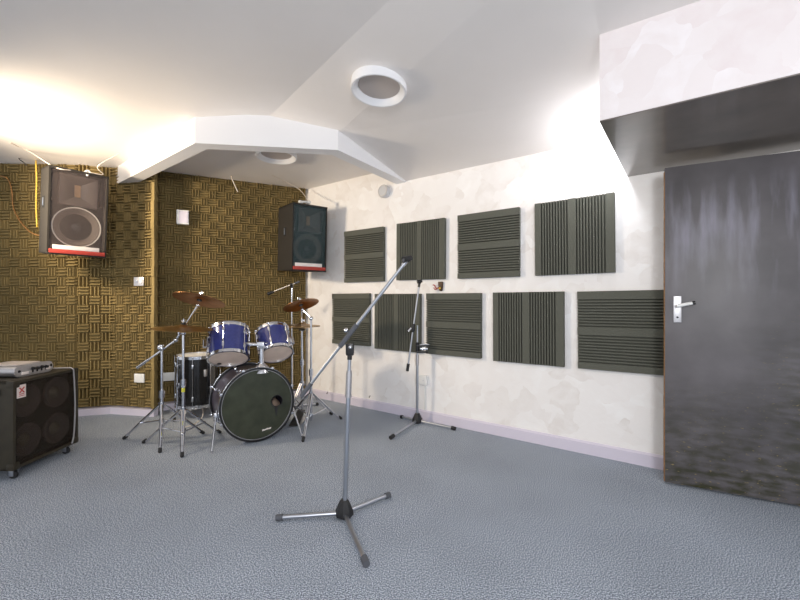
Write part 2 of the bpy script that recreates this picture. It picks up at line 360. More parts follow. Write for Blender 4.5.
# ---------- foam panels on the right wall ----------
def foam_panel(q, vertical, label, i):
    (xl, yl), (xr, yr), (xr2, yr2), (xl2, yl2) = q; t = .042
    tl, tr, br, bl = onwall(xl, yl, t), onwall(xr, yr, t), onwall(xr2, yr2, t), onwall(xl2, yl2, t)
    u = (tr-tl+br-bl); u.normalize(); wv = WD*1.0; c = (tl+tr+br+bl)/4
    W = ((tr-tl).length+(br-bl).length)/2; Hh = ((tl-bl).length+(tr-br).length)/2
    roll = math.asin(max(-.05, min(.05, u.z)))
    prof = []; S = W if vertical else Hh; Ln = Hh if vertical else W
    n = 10; fl = .085*S; gw = (S-3*fl)/2/n; xs = -S/2; prof.append((xs, -t)); prof.append((xs, 0)); xs += fl; prof.append((xs, 0))
    for g in range(2):
        for k in range(n):
            a = xs+gw*k; prof += [(a+.02*gw, -.024), (a+.26*gw, -.024), (a+.48*gw, -.001), (a+gw, -.001)]
        xs += gw*n
        prof.append((xs+fl, 0)); xs += fl
    prof.append((S/2, -t))
    n_ = -WN; up = V((0, 0, 1)); cc = c+WN*t/1.0
    T = M4(((wv.x, 0, n_.x, 0), (wv.y, 0, n_.y, 0), (0, 1, 0, 0), (0, 0, 0, 1))) @ M4.Rotation(roll, 4, 'Z')
    # profile lives in (s, depth); extrude along the ridge
    if vertical: A = M4(((1, 0, 0, 0), (0, 0, 1, 0), (0, 1, 0, t), (0, 0, 0, 1)))
    else: A = M4(((0, 0, 1, 0), (1, 0, 0, 0), (0, 1, 0, t), (0, 0, 0, 1)))
    o = MB(A).prism(prof, -Ln/2, Ln/2).build('foam_panel', 'panel', ang=.3); o.matrix_world = M4.Translation(cc-WN*.001) @ T
    tag(o, label, 'acoustic panel', 'grooved foam panels on the pale wall')
PN = [
 ([(344, 232), (383, 226.2), (383, 281.4), (344, 282.2)], 0, 'horizontally grooved foam panel in the upper row, nearest the hanging speaker'),
 ([(396.5, 224), (444.2, 217.5), (444, 279), (396.5, 280)], 1, 'vertically grooved foam panel in the upper row, behind the tip of the slanted mic boom'),
 ([(457.5, 215.5), (519, 207), (519, 276.3), (457.5, 278.6)], 0, 'horizontally grooved foam panel in the upper row, right of the small hanging ornament'),
 ([(534.5, 203.8), (614, 192.2), (615.3, 272), (535.3, 275.7)], 1, 'vertically grooved foam panel in the upper row, nearest the dark-bottomed bulkhead'),
 ([(332, 294), (368.8, 293), (368.8, 346.6), (332, 343)], 0, 'horizontally grooved foam panel in the lower row, crossed by the slanted mic boom'),
 ([(374.6, 294), (419.5, 293.6), (419.5, 353), (374.6, 348.4)], 1, 'vertically grooved foam panel in the lower row, behind the upright mic stand'),
 ([(426, 293.4), (480.4, 293), (480.4, 358.7), (426, 353.6)], 0, 'horizontally grooved foam panel in the lower row, just right of the upright mic stand'),
 ([(493, 292.4), (563.8, 291.6), (563.5, 367), (493, 361)], 1, 'vertically grooved foam panel in the lower row, second from the open door'),
 ([(577.5, 291.4), (671, 289.8), (671, 376), (577.5, 368.4)], 0, 'horizontally grooved foam panel in the lower row, partly behind the open dark door'),
]
for i, (q, v, l) in enumerate(PN): foam_panel(q, v, l, i)

# ---------- ceiling fittings ----------
def ceiling_ring(c, r, tilt, label):
    t = thing('ceiling_light', label, 'ceiling light', c, 'round recessed ceiling lights')
    T = tilt
    MB(T).lathe([(r*.985, .06), (r, -.028), (r*.985, -.036), (r*.93, -.036), (r*.76, -.004), (r*.74, .004), (r*.74, .06)], seg=64).build('trim_ring', 'white', t)
    MB(T).lathe([(0, -.003), (r*.735, -.003), (r*.735, .004), (0, .004)], seg=48).build('diffuser', 'lampface', t)
def slope_tilt():
    a = z(K[2], 2.515); n = (z(Wf, ZW)-a).cross(z(C1, ZR)-a).normalized()
    if n.z < 0: n = -n
    return axis_frame(n), n, a
TT, tn, ta = slope_tilt()
ray = V(((379-400)/F, 1, (300-86.5)/F)); cam = V((0, 0, H)); s_ = tn.dot(ta-cam)/tn.dot(ray)
ceiling_ring(cam+ray*s_, .178, TT, 'white round recessed light on the open ceiling in front of the bent beam')
ceiling_ring(gp(276.5, 154, ZC-.004), .185, M4.Identity(4), 'round recessed light half hidden behind the white beam above the drums')

# ---------- small wall fittings ----------
def plate(name, label, cat, c, T, w, h, t, m='wplastic', group=None):
    e = thing(name, label, cat, c, group)
    MB(T).box((0, 0, t/2), (w, h, t), min(.004, t*.4)).build('face_plate', m, e); return e
Tw = M4(((WD.x, 0, -WN.x, 0), (WD.y, 0, -WN.y, 0), (0, 1, 0, 0), (0, 0, 0, 1)))
e = thing('round_vent', 'small white round disc fitting high on the pale wall, under the beam end', 'wall fitting', onwall(386, 192, 0))
MB(Tw).lathe([(0, 0), (.064, 0), (.066, .01), (.066, .05), (.06, .058), (0, .058)], seg=36).build('housing', 'vent', e)
MB(Tw).lathe([(.05, .057), (.058, .057), (.058, .062), (.05, .062)], seg=36, closed=True).build('rim', 'alu', e)
e = plate('socket_box', 'white single socket box low on pale wall behind the upright mic stand', 'socket', onwall(423, 379.5, 0), Tw, .12, .088, .045)
MB(Tw).box((.028, -.165, .009), (.016, .245, .016), .002).build('conduit', 'wplastic', e)
for k in (-.03, .03): MB(Tw).lathe([(0, .045), (.004, .045), (.004, .047), (0, .047)], M4.Translation((k, 0, 0)), 8).build('screw', 'steel', e)
def seg_frame(p, q):
    d = (q-p); d.normalize(); n = V((d.y, -d.x, 0))
    return M4(((d.x, 0, n.x, 0), (d.y, 0, n.y, 0), (0, 1, 0, 0), (0, 0, 0, 1))), n
Ta, na = seg_frame(LW[2], LW[3]); Tb, nb = seg_frame(DW[0], DW[1])
def onseg(x, y, p, n, d):
    rx = (x-400)/F; q = n.dot(p)+d; Y = q/(n.x*rx+n.y); return V((rx*Y, Y, H-(y-300)/F*Y))
e = plate('light_switch', 'brushed metal switch plate on the foam right of the tilted left speaker', 'switch', onseg(139.5, 281.5, LW[2], na, .066), Ta, .115, .088, .012, 'alu')
MB(Ta).box((.035, 0, .016), (.022, .034, .014), .003).build('rocker', 'wplastic', e); MB(Ta).box((-.02, 0, .014), (.02, .03, .008), .002).build('dimmer', 'steel', e)
e = plate('wall_socket', 'white wall socket low on the foam, left of the foam corner edge', 'socket', onseg(140, 378, LW[2], na, .066), Ta, .115, .088, .014)
for k in (-.028, .028): MB(Ta).box((k, .022, .016), (.012, .018, .008), .002).build('rocker', 'wplastic', e)
e = plate('wall_socket', 'white wall socket low on the foam, just beside the black floor tom', 'socket', onseg(168.5, 376.5, DW[0], nb, .066), Tb, .125, .088, .014)
for k in (-.028, .028): MB(Tb).box((k, .022, .016), (.012, .018, .008), .002).build('rocker', 'wplastic', e)
e = thing('thermostat_box', 'square white control box high on the shaded foam behind the drums', 'control box', onseg(183, 218, DW[0], nb, .066))
MB(Tb).box((0, 0, .028), (.115, .15, .056), .006).build('housing', 'wplastic', e); MB(Tb).box((.008, 0, .058), (.085, .125, .008), .002).build('cover', 'skirt', e)
# little hanging ornament
e = thing('ornament', 'tiny dark ornament with red and gold bits hanging under an upper foam panel', 'ornament', onwall(441, 286.5, 0))
MB(Tw).hull([(-.022, .045, 0), (.028, .045, 0), (.024, -.03, 0), (-.008, -.045, 0), (.012, -.048, 0), (-.02, .045, .03), (.026, .045, .03), (.02, -.03, .03), (-.006, -.04, .03)], bev=.004).build('mask_body', 'ornament', e)
MB(Tw).ball((.004, -.018, .03), .011).build('gold_spot', 'gold', e)
MB(Tw).tube(arc([(-.015, -.01, .02), (-.04, -.018, .02), (-.06, .012, .02), (-.078, .016, .02)]), .005, 6).tube(arc([(-.02, -.014, .022), (-.05, -.03, .02), (-.068, -.01, .02)]), .004, 6).build('cord', 'red', e)
for px, py in ((327.5, 393), (370, 396.5)):
    p = onwall(px, py, .012)
    o = MB(Tw).tube(arc([(-.012, -.006, .004), (.004, -.004, .012), (.01, .016, .01)]), .004, 6).build('cable_clip', 'plastic', loc=p)
    tag(o, 'small dark clip on the skirting, %s' % ('behind the slanted boom near the drums' if px < 340 else 'between the two microphone stands'), 'clip', 'cable clips on the skirting')

# ---------- loudspeakers ----------
def loudspeaker(name, label, base, phi, pitch, w, h, d, grille, ring, roll=0, k=.78):
    t = thing(name, label, 'loudspeaker', base, 'wall-hung loudspeakers')
    T = frame(phi, pitch, roll=roll)
    wl = .014
    b = MB(T)   # open-fronted, back-tapered box
    def side(pts): b.hull(pts)
    fz, bz = 0, -d; hw, bw = w/2, w*k/2
    side([(-hw, 0, fz), (-hw+wl, 0, fz), (-bw, 0, bz), (-bw+wl, 0, bz), (-hw, h, fz), (-hw+wl, h, fz), (-bw, h, bz), (-bw+wl, h, bz)])
    side([(hw, 0, fz), (hw-wl, 0, fz), (bw, 0, bz), (bw-wl, 0, bz), (hw, h, fz), (hw-wl, h, fz), (bw, h, bz), (bw-wl, h, bz)])
    for y0, y1 in ((0, wl), (h-wl, h)): side([(s*q, y, zz) for s in (-1, 1) for q, zz in ((hw, fz), (bw, bz)) for y in (y0, y1)])
    side([(s*bw, y, zz) for s in (-1, 1) for y in (0, h) for zz in (bz, bz+wl)])
    side([(s*(hw-.004), y, zz) for s in (-1, 1) for y in (.004, h-.004) for zz in (-.085, -.07)])
    b.build('cabinet', 'cab', t)
    yw, rw = .34*h, .40*w
    # woofer behind the mesh
    wf = MB(T).lathe([(rw, -.02), (rw*.97, -.018), (rw*.9, -.022), (rw*.86, -.026), (rw*.42, -.062), (0, -.062)], M4.Translation((0, yw, -.03)), 44).build('woofer', 'cone', t)
    MB(T).lathe([(0, -.034), (rw*.16, -.036), (rw*.28, -.046), (rw*.34, -.062)], M4.Translation((0, yw, -.03)), 28).build('dust_cap', 'cap', wf)
    MB(T).lathe([(rw*1.0, -.046), (rw*1.0, -.04), (rw*1.055, -.04), (rw*1.055, -.046)], M4.Translation((0, yw, 0)), 56, closed=True).build('surround_ring', 'ring' if ring else 'horn', wf)
    # horn flare with its throat
    y0, y1 = .60*h, .93*h; hx = .30*w
    hb = MB(T)
    fr = [(-hx, y0), (hx, y0), (hx, y1), (-hx, y1)]; bk = [(-.05*w, .70*h), (.05*w, .70*h), (.05*w, .84*h), (-.05*w, .84*h)]
    vs = [(x, y, -.016) for x, y in fr]+[(x, y, -.064) for x, y in bk]+[(x*1.06, y+(.008 if y > .7*h else -.008), -.016) for x, y in fr]+[(x*1.06, y+(.008 if y > .7*h else -.008), -.07) for x, y in fr]
    hb.polys(vs, [(i, (i+1) % 4, 4+(i+1) % 4, 4+i) for i in range(4)]+[(8+i, 8+(i+1) % 4, (i+1) % 4, i) for i in range(4)]+[(12+i, 12+(i+1) % 4, 8+(i+1) % 4, 8+i) for i in range(4)])
    hn = hb.build('horn', 'horn', t)
    MB(T).hull([(x*1.02, y, zz) for x, y in bk for zz in (-.066, -.0605)]).build('throat', 'hornmid', hn)
    for s in (-1, 1): MB(T).box((s*.41*w, .77*h, -.05), (.07*w, .30*h, .05), .006).build('port', 'port', t)
    g = MB(T).box((0, h/2, -.005), (w-2*wl-.002, h-2*wl-.002, .004)).build('grille', grille, t)
    for y in (wl/2, h-wl/2): MB(T).box((0, y, .003), (w, wl+.004, .008), .002).build('grille_bar', 'cab', t)
    bd = MB(T).box((0, .030, .006), (w*.94, .034, .012), .002).build('label_strip', 'red', t, 'red strip along the bottom edge')
    MB(T).box((-.01, .066, .006), (w*.78, .036, .01), .002).build('label', 'labelwhite', bd, 'white label above the red strip')
    # side handle cup
    hm = M4.Translation((-(hw+bw)/2-.001, .60*h, -d*.5)) @ M4.Rotation(math.atan((hw-bw)/d), 4, 'Y')
    MB(T).box((0, 0, 0), (.008, .10, .06), .003, T=hm).build('handle_recess', 'port', t)
    MB(T).box((-.005, 0, 0), (.012, .07, .014), .003, T=hm).build('handle', 'steel', t)
    return t, T
s1, T1 = loudspeaker('loudspeaker', 'tilted black loudspeaker with a white woofer ring, hung at far left', V((-2.868, 3.47, 1.562)), R(54), R(6), .42, .742, .30, 'grillbrown', True, 0, .95)
s2, T2 = loudspeaker('loudspeaker', 'green-meshed black loudspeaker hung in the corner above the drums', V((-.975, 4.19, 1.480)), R(37), R(3), .392, .705, .45, 'grillgreen', False, 0, .95)
# wall bracket of the corner speaker and its little white fixing
MB(T2).box((0, .36, -.5), (.06, .12, .2), .006).box((0, .36, -.43), (.12, .2, .02), .004).build('wall_bracket', 'plastic', s2)
MB(T2).tube([(-.05, .705, -.12), (-.05, .75, -.12)], .012).tube([(-.07, .745, -.12), (.03, .76, -.12)], .013).ball((-.07, .745, -.12), .02).ball((.03, .755, -.12), .022).build('hanging_eye', 'wplastic', s2)
MB(T1).box((0, .42, -.42), (.06, .12, .2), .006).box((0, .42, -.35), (.12, .2, .02), .004).build('wall_bracket', 'plastic', s1)
MB(T1).tube([(.05, .715, -.01), (.05, .745, -.005)], .008).lathe([(.010, -.006), (.022, -.006), (.022, .006), (.010, .006)], M4.Translation((.05, .745, 0)), 20, closed=True).build('hanging_eye', 'wplastic', s1)
B1 = V(s1.location); P1 = lambda x, y, zz: B1+(T1 @ V((x, y, zz)))
zc_ = 2.535
def wire(name, pts, r, m, label, cat='cable', group=None, n=8):
    pts = [V(p) for p in pts]; o0 = pts[0]
    o = MB().tube(arc([p-o0 for p in pts], n), r, 7).build(name, m, loc=o0, ang=1.2); return tag(o, label, cat, group)
wire('hanging_wire', [gp(10, 143, zc_), gp(30, 152, zc_-.012), P1(-.17, .735, -.02), P1(-.05, .735, .0), P1(.05, .745, .002)], .004, 'wcable', 'pale cord looped from the ceiling over the left speaker to its eye', 'cord')
wire('hanging_wire', [gp(120, 153, zc_-.005), at(98, 166, 3.5), P1(.17, .76, -.02), P1(.05, .748, .002)], .004, 'wcable', 'thin pale cord from the ceiling right of the left speaker to its eye', 'cord')
wire('ceiling_hook', [gp(19, 158.5, zc_), at(20, 159.8, 3.72), at(23, 162, 3.72), at(27, 165.6, 3.74)], .005, 'plastic', 'small dark hook in the ceiling left of the tilted speaker', 'hook')
wire('yellow_cable', [gp(36, 160.5, zc_), at(36, 164, 3.72), at(36.6, 180, 3.73), at(36.2, 205, 3.74), at(36.8, 222, 3.74), at(37, 227, 3.75)], .0065, 'yellow', 'yellow cable hanging straight down beside the left speaker')
wire('tan_cable', [at(-14, 174, 3.86), at(3, 176.5, 3.86), at(9, 181, 3.86), at(12, 192, 3.86), at(13, 206, 3.86), at(18, 218, 3.84), at(25, 227, 3.8), at(33, 233.5, 3.7), P1(-.13, .14, -.25)], .0055, 'brown', 'tan cable curving down the foam to the back of the left speaker')
wire('dangling_wire', [gp(231, 176, ZC-.01), at(232.5, 180, 4.2), at(236, 188, 4.24), at(238, 192, 4.25)], .005, 'wcable', 'short white wire dangling from the ceiling above the toms', 'wire')
wire('ceiling_wire', [gp(272, 175, ZC), gp(284, 181, ZC-.004), at(300, 190, 4.6), V(s2.location)+T2 @ V((.03, .76, -.12))], .004, 'wcable', 'thin wire running along the ceiling to the corner speaker', 'wire')

# ---------- bass cabinet and amplifier at far left ----------
ca = V((-2.485, 2.505, 0)); cw, ch, cd, cz = .52, .575, .45, .07
t = thing('speaker_cabinet', 'large black four-speaker cabinet on castors standing on the carpet at far left', 'speaker cabinet', (ca.x, ca.y, 0))
Tc = frame(R(91.0), 0)       # x along the front (away from us), z out of the front (to the right)
b = MB(Tc); wl = .02
b.box((cw/2, cz+wl/2, -cd/2), (cw, wl, cd), .004).box((cw/2, cz+ch-wl/2, -cd/2), (cw, wl, cd), .004)
b.box((wl/2, cz+ch/2, -cd/2), (wl, ch, cd), .004).box((cw-wl/2, cz+ch/2, -cd/2), (wl, ch, cd), .004)
b.box((cw/2, cz+ch/2, -cd+.01), (cw-.01, ch-.01, .02)).box((cw/2, cz+ch/2, -.075), (cw-.01, ch-.01, .015))
b.build('cabinet', 'vinyl', t)
for i in range(2):
    for j in range(2):
        c = (cw*(.27+.46*i), cz+ch*(.27+.46*j)+.0, -.055); r = .108
        wf = MB(Tc).lathe([(r, 0), (r, .012), (r*.94, .014), (r*.9, .008), (r*.84, .01), (r*.4, -.012), (0, -.012)], M4.Translation(c), 36).build('woofer', 'cone', t)
        MB(Tc).lathe([(0, .012), (r*.2, .009), (r*.38, -.006), (r*.4, -.012)], M4.Translation(c), 24).build('dust_cap', 'conepale', wf)
MB(Tc).box((cw/2, cz+ch/2, -.012), (cw-2*wl, ch-2*wl, .004)).build('grille', 'cabgrille', t)
for (x, y) in ((0, cz+ch), (cw, cz+ch), (0, cz), (cw, cz)):
    sx = 1 if x == 0 else -1; sy = 1 if y == cz else -1
    MB(Tc).box((x+sx*.022, y+sy*.022, -.022), (.05, .05, .05), .012).build('corner_cap', 'vinyl', t)
MB(Tc).box((-.003, cz+ch-.07, -.2), (.014, .045, .24), .004).build('side_handle', 'plastic', t)
st = MB(Tc).box((.062, cz+ch-.075, -.006), (.06, .085, .004)).build('sticker', 'sticker', t, 'white sticker with a red mark')
MB(Tc).tube([(.046, cz+ch-.05, -.003), (.078, cz+ch-.085, -.003)], .004, 6).tube([(.078, cz+ch-.05, -.003), (.046, cz+ch-.085, -.003)], .004, 6).box((.062, cz+ch-.093, -.0035), (.034, .005, .002)).box((.062, cz+ch-.104, -.0035), (.04, .004, .002)).build('red_mark', 'red', st)
for x in (.055, cw-.055):
    for zz in (-.05, -cd+.06):
        cs = MB(Tc).box((x, cz-.006, zz), (.05, .012, .05), .003).box((x-.018, cz-.03, zz), (.006, .04, .03), .002).box((x+.018, cz-.03, zz), (.006, .04, .03), .002).build('castor', 'steel', t)
        MB(Tc).lathe([(0, -.013), (.02, -.013), (.026, -.008), (.026, .008), (.02, .013), (0, .013)], M4.Translation((x, .0265, zz)) @ M4.Rotation(PI/2, 4, 'Y'), 20).build('wheel', 'rubber', cs)
cabP = lambda x, y, zz: ca+(Tc @ V((x, y, zz)))
wire('grey_cable', [cabP(cw*.84, cz+ch+.006, -.22), cabP(cw*.87, cz+ch+.010, -.05), cabP(cw*.88, cz+ch+.004, .004), cabP(cw*.90, cz+ch-.05, .008), cabP(cw*.92, cz+ch*.5, .008), cabP(cw*.90, cz+.08, .008), cabP(cw*.87, cz+.012, .006)], .0055, 'gcable', 'grey cable hanging down the front of the black speaker cabinet')
a0 = cabP(.10, cz+ch+.001, -.09)
t = thing('amplifier', 'small silver amplifier with black knobs lying on the black speaker cabinet', 'amplifier', a0)
Tm = frame(R(89), 0); aw, ah, ad = .29, .078, .30
def pill(w, h, ins=0, n=10):
    r = h/2-ins; return [(w-h/2+r*math.cos(a), h/2+r*math.sin(a)) for a in [(-PI/2+PI*k/n) for k in range(n+1)]]+[(h/2-r*math.cos(a), h/2-r*math.sin(a)) for a in [(-PI/2+PI*k/n) for k in range(n+1)]]
MB(Tm).prism(pill(aw, ah, .004), -ad, -.004).build('body', 'alu', t)
fp = MB(Tm).prism(pill(aw, ah), -.012, 0, bev=.002).build('front_panel', 'alu', t)
for k in range(4):
    MB(Tm).lathe([(0, .016), (.009, .016), (.011, 0)], M4.Translation((.13+.033*k, .046-.004*(k % 2), 0)), 14).box((.13+.033*k, .028, .001), (.012, .02, .002)).build('knob', 'plainblack', fp)
for x_, y_, w_ in ((.075, .022, .05), (.245, .03, .035)): MB(Tm).box((x_, y_, .002), (w_, .018, .004), .001).build('badge', 'labelwhite', fp)
MB(Tm).lathe([(0, .004), (.008, .004), (.009, 0)], M4.Translation((.035, .04, 0)), 14).build('jack', 'plainblack', fp)
MB(Tm).box((.27, .045, .002), (.012, .02, .004), .001).build('power_switch', 'plainblack', fp)
MB(Tm).box((aw/2, ah-.001, -ad/2), (aw*.62, .006, ad*.7), .002).build('lid_panel', 'lampface', t)

# ================= DRUMS =================
def hoop_prof(r, z0, z1, th=.012): return [(r, z0), (r+th*.4, z0), (r+th*.4, z1-.004), (r+th, z1-.003), (r+th, z1), (r-.002, z1)]
def lug(T, r, a, z0, z1, parent, rod0, rod1):
    A = M4.Rotation(a, 4, 'Z')
    b = MB(T @ A)
    for zz in ((z0, z1) if z1 is not None else (z0,)): b.box((r+.010, 0, zz), (.022, .018, .045), .006)
    b.tube([(r+.016, 0, rod0), (r+.016, 0, rod1)], .0042, 8)
    for zz in (rod0, rod1): b.box((r+.014, 0, zz), (.018, .018, .012), .003)
    return b.build('lug', 'chrome', parent)
def tom(label, c, axis, r, h, wrap, nl, a0):
    t = thing('tom_drum', label, 'drum', c, 'drums of the kit'); T = axis_frame(axis)
    MB(T).lathe([(r, -h/2), (r, h/2), (r-.008, h/2), (r-.008, -h/2)], seg=56, closed=True).build('shell', wrap, t)
    for s, nm in ((-1, 'bottom'), (1, 'top')):
        hb = MB(T).lathe([(r-.002, s*(h/2-.012)), (r+.009, s*(h/2-.012)), (r+.009, s*(h/2+.010)), (r+.013, s*(h/2+.012)), (r+.013, s*(h/2+.016)), (r-.001, s*(h/2+.016))], seg=56, closed=True).build('hoop', 'chrome', t)
    MB(T).lathe([(0, -h/2-.004), (r-.002, -h/2-.004), (r-.002, -h/2+.002), (0, -h/2+.002)], seg=48).build('resonant_head', 'head', t, 'smoky translucent bottom head')
    MB(T).lathe([(0, h/2+.004), (r-.002, h/2+.004), (r-.002, h/2-.002), (0, h/2-.002)], seg=48).build('batter_head', 'whitehead', t)
    for k in range(nl): lug(T, r, a0+2*PI*k/nl, -h*.27, h*.27, t, -h/2-.01, h/2+.01)
    return t, T
tp1 = at(229, 344.3, 3.30); ax1 = V((-.37*math.sin(R(31)), .93*math.sin(R(31)), math.cos(R(31))))
tp2 = at(274.3, 342.5, 3.50); ax2 = V((-.17-.29*math.sin(R(35)), .95*math.sin(R(35)), math.cos(R(35))))
tom1, TT1 = tom('larger blue rack tom, left of the two above the bass drum', tp1, ax1, .152, .243, 'blue', 6, R(17))
tom2, TT2 = tom('smaller blue rack tom, tipped further back, right above the bass drum', tp2, ax2, .137, .218, 'blue', 6, R(5))
MB(TT1).box((.05, -.141, -.045), (.04, .012, .05), .004).build('badge', 'alu', tom1)
MB(TT1).lathe([(0, -.139), (.017, -.139), (.017, -.136), (0, -.136)], M4.Translation((.075, -.085, 0)), 16).build('dark_patch', 'rubber', tom1)
for T_, t_, sx, r_ in ((TT1, tom1, 1, .152), (TT2, tom2, -1, .137)):
    MB(T_).box((sx*(r_+.012), -.02, .03), (.02, .07, .09), .006).tube([(sx*(r_+.03), -.02, .055), (sx*(r_+.03), -.02, -.01)], .02, 12).build('mount_bracket', 'chrome', t_)

# bass drum
R_b, D_b = .285, .40
bf = gp(257.5, 436, .015); bf = V((-1.165, 3.215, 0)); phb = R(36)
t = thing('bass_drum', 'large bass drum with a holed black front head, standing on the carpet', 'drum', (bf.x, bf.y, 0), 'drums of the kit')
Tb_ = frame(phb, R(-1.5), (0, 0, .308))
bass = t
MB(Tb_).lathe([(R_b, -D_b), (R_b, -.03), (R_b-.008, -.03), (R_b-.008, -D_b)], seg=72, closed=True).build('shell', 'faded', t)
for z0, z1 in ((-.045, .0), (-D_b-.012, -D_b+.03)):
    hb = MB(Tb_).lathe([(R_b+.002, z0), (R_b+.018, z0), (R_b+.018, z1), (R_b+.002, z1)], seg=72, closed=True).build('hoop', 'hoop', t)
    MB(Tb_).lathe([(R_b+.017, z0+.012), (R_b+.0205, z0+.012), (R_b+.0205, z1-.012), (R_b+.017, z1-.012)], seg=72, closed=True).build('hoop_inlay', 'chrome', hb)
MB(Tb_).lathe([(R_b+.001, -.012), (R_b+.001, -.008), (R_b-.003, -.008), (R_b-.003, -.012)], seg=72, closed=True).build('head_rim', 'alu', t)
# front head with a port hole
hc = (.155, .005); hr = .046; bm_ = bmesh.new(); seg = 72
outer = [bm_.verts.new((R_b*math.cos(2*PI*k/seg), R_b*math.sin(2*PI*k/seg), -.014)) for k in range(seg)]
inner = [bm_.verts.new((hc[0]+hr*math.cos(2*PI*k/seg), hc[1]+hr*math.sin(2*PI*k/seg), -.014)) for k in range(seg)]
for k in range(seg): bm_.faces.new((outer[k], outer[(k+1) % seg], inner[(k+1) % seg], inner[k]))
fh = MB(Tb_); fh.merge(bm_); fh = fh.build('front_head', 'bhead', t)
MB(Tb_).lathe([(hr-.002, -.018), (hr+.005, -.018), (hr+.005, -.010), (hr-.002, -.010)], M4.Translation((hc[0], hc[1], 0)), 36, closed=True).build('port_ring', 'hoop', fh)
MB(Tb_).hull([(hc[0]-.022, -.045, -.0135), (hc[0]+.012, -.048, -.0135), (hc[0]-.006, -.125, -.0135), (hc[0]-.022, -.045, -.0115), (hc[0]+.012, -.048, -.0115), (hc[0]-.006, -.125, -.0115)]).build('worn_patch', 'rubber', fh)
lg = MB(Tb_)
for k in range(7): lg.hull([(.036+.0105*k+dx+.3*dy, -.222+dy+.010*(k/6.0), zz) for dx in (-.004, .0045) for dy in (-.005, .005+(.004 if k in (0, 3) else 0)) for zz in (-.0135, -.012)])
lg.box((.066, -.222+.004, -.0128), (.072, .004, .0015)).build('logo', 'labelwhite', fh, 'small white script near the bottom of the head')
MB(Tb_).lathe([(0, -D_b+.004), (R_b, -D_b+.004), (R_b, -D_b-.002), (0, -D_b-.002)], seg=48).build('batter_head', 'whitehead', t)
MB(Tb_).ball((.06, -.1, -.2), .17, sc=(1.15, .8, .7)).build('damping_pillow', 'felt', t)
for k in range(8):
    a = R(22.5+45*k); A = M4.Rotation(a, 4, 'Z')
    for zl, zr, zh in ((-.11, -.10, -.006), (-D_b+.11, -D_b+.10, -D_b-.004)):
        MB(Tb_ @ A).box((R_b+.012, 0, zl), (.02, .02, .05), .005).tube([(R_b+.018, 0, zl), (R_b+.026, 0, zh)], .0045, 8).box((R_b+.021, 0, zh), (.026, .022, .012), .003).build('lug', 'chrome', t)
# spurs
for sx, foot in ((-1, gp(211.5, 452.5, .006)), (1, gp(302.5, 437, .006))):
    p0 = Tb_ @ V((sx*(R_b+.015), -.07, -.10)); f_ = foot-bf
    sp = MB().tube([p0+V((0, 0, .05)), f_], [.0085, .006], 10).build('spur', 'chrome', t)
    MB(Tb_).box((sx*(R_b+.015), -.07, -.10), (.045, .07, .06), .008).build('spur_bracket', 'chrome', sp)
    MB().tube([f_+(p0-f_)*.03, f_+V((0, 0, -.003))], [.009, .004], 8).build('rubber_foot', 'rubber', sp)
# tom holder on top of the shell
tb = Tb_ @ V((.0, R_b, -.16)); pt = V((tb.x, tb.y, .80))
hp = at(261.5, 345, 3.30)-bf; tb = V((hp.x, hp.y, .308+R_b-.012))
th = MB().lathe([(.075, -.02), (.06, .02), (.026, .055), (.02, .055), (0, .055)], M4.Translation(tb), 24).tube([tb+V((0, 0, .02)), hp], .018, 12).box(hp, (.06, .06, .06), .014).build('tom_holder', 'chrome', t)
for tq, T_, sx, r_ in ((tp1, TT1, 1, .152), (tp2, TT2, -1, .137)):
    q = (V(tq)-bf)+(T_ @ V((sx*(r_+.03), -.02, .02)))
    MB().tube([hp, hp+(q-hp)*.45+V((0, 0, .012)), q], .015, 10).lathe([(.026, -.018), (.028, 0), (.026, .018), (0, .019)], axis_frame(q-hp, hp+(q-hp)*.3), 16).build('tom_arm', 'chrome', th)

# floor tom
fc = V((-2.065, 3.98, 0)); rf = .192
ft = thing('floor_tom', 'black floor tom standing on three legs left of the bass drum', 'drum', (fc.x, fc.y, 0), 'drums of the kit')
z0, z1 = .125, .60; Tf = M4.Translation((0, 0, (z0+z1)/2)); hf = z1-z0
MB(Tf).lathe([(rf, -hf/2), (rf, hf/2), (rf-.008, hf/2), (rf-.008, -hf/2)], seg=56, closed=True).build('shell', 'black', ft)
for s in (-1, 1): MB(Tf).lathe([(rf-.002, s*(hf/2-.012)), (rf+.009, s*(hf/2-.012)), (rf+.009, s*(hf/2+.012)), (rf+.014, s*(hf/2+.013)), (rf+.014, s*(hf/2+.018)), (rf-.001, s*(hf/2+.018))], seg=56, closed=True).build('hoop', 'chrome', ft)
for s, m_, nm in ((1, 'whitehead', 'batter_head'), (-1, 'head', 'resonant_head')): MB(Tf).lathe([(0, s*(hf/2+.004)), (rf-.002, s*(hf/2+.004)), (rf-.002, s*(hf/2-.002)), (0, s*(hf/2-.002))], seg=48).build(nm, m_, ft)
for k in range(8): lug(Tf, rf, R(-75+45*k), -hf*.33, hf*.33, ft, -hf/2-.008, hf/2+.008)
for a in (-115, 5, 125):
    x, y = math.cos(R(a)), math.sin(R(a)); q = rf+.028
    lgm = MB().tube([(x*q, y*q, .46), (x*q, y*q, .17), (x*(q+.03), y*(q+.03), .012)], .0065, 8).box((x*(rf+.016), y*(rf+.016), .34), (.034, .034, .05), .006).build('leg', 'chrome', ft)
    MB().tube([(x*(q+.026), y*(q+.026), .04), (x*(q+.031), y*(q+.031), .0)], .012, 8).build('rubber_foot', 'rubber', lgm)
a_ = math.atan2(-3.98, 2.1)+.35
MB().box((math.cos(a_)*(rf+.004), math.sin(a_)*(rf+.004), .45), (.02, .04, .07), .008).build('badge', 'alu', ft)
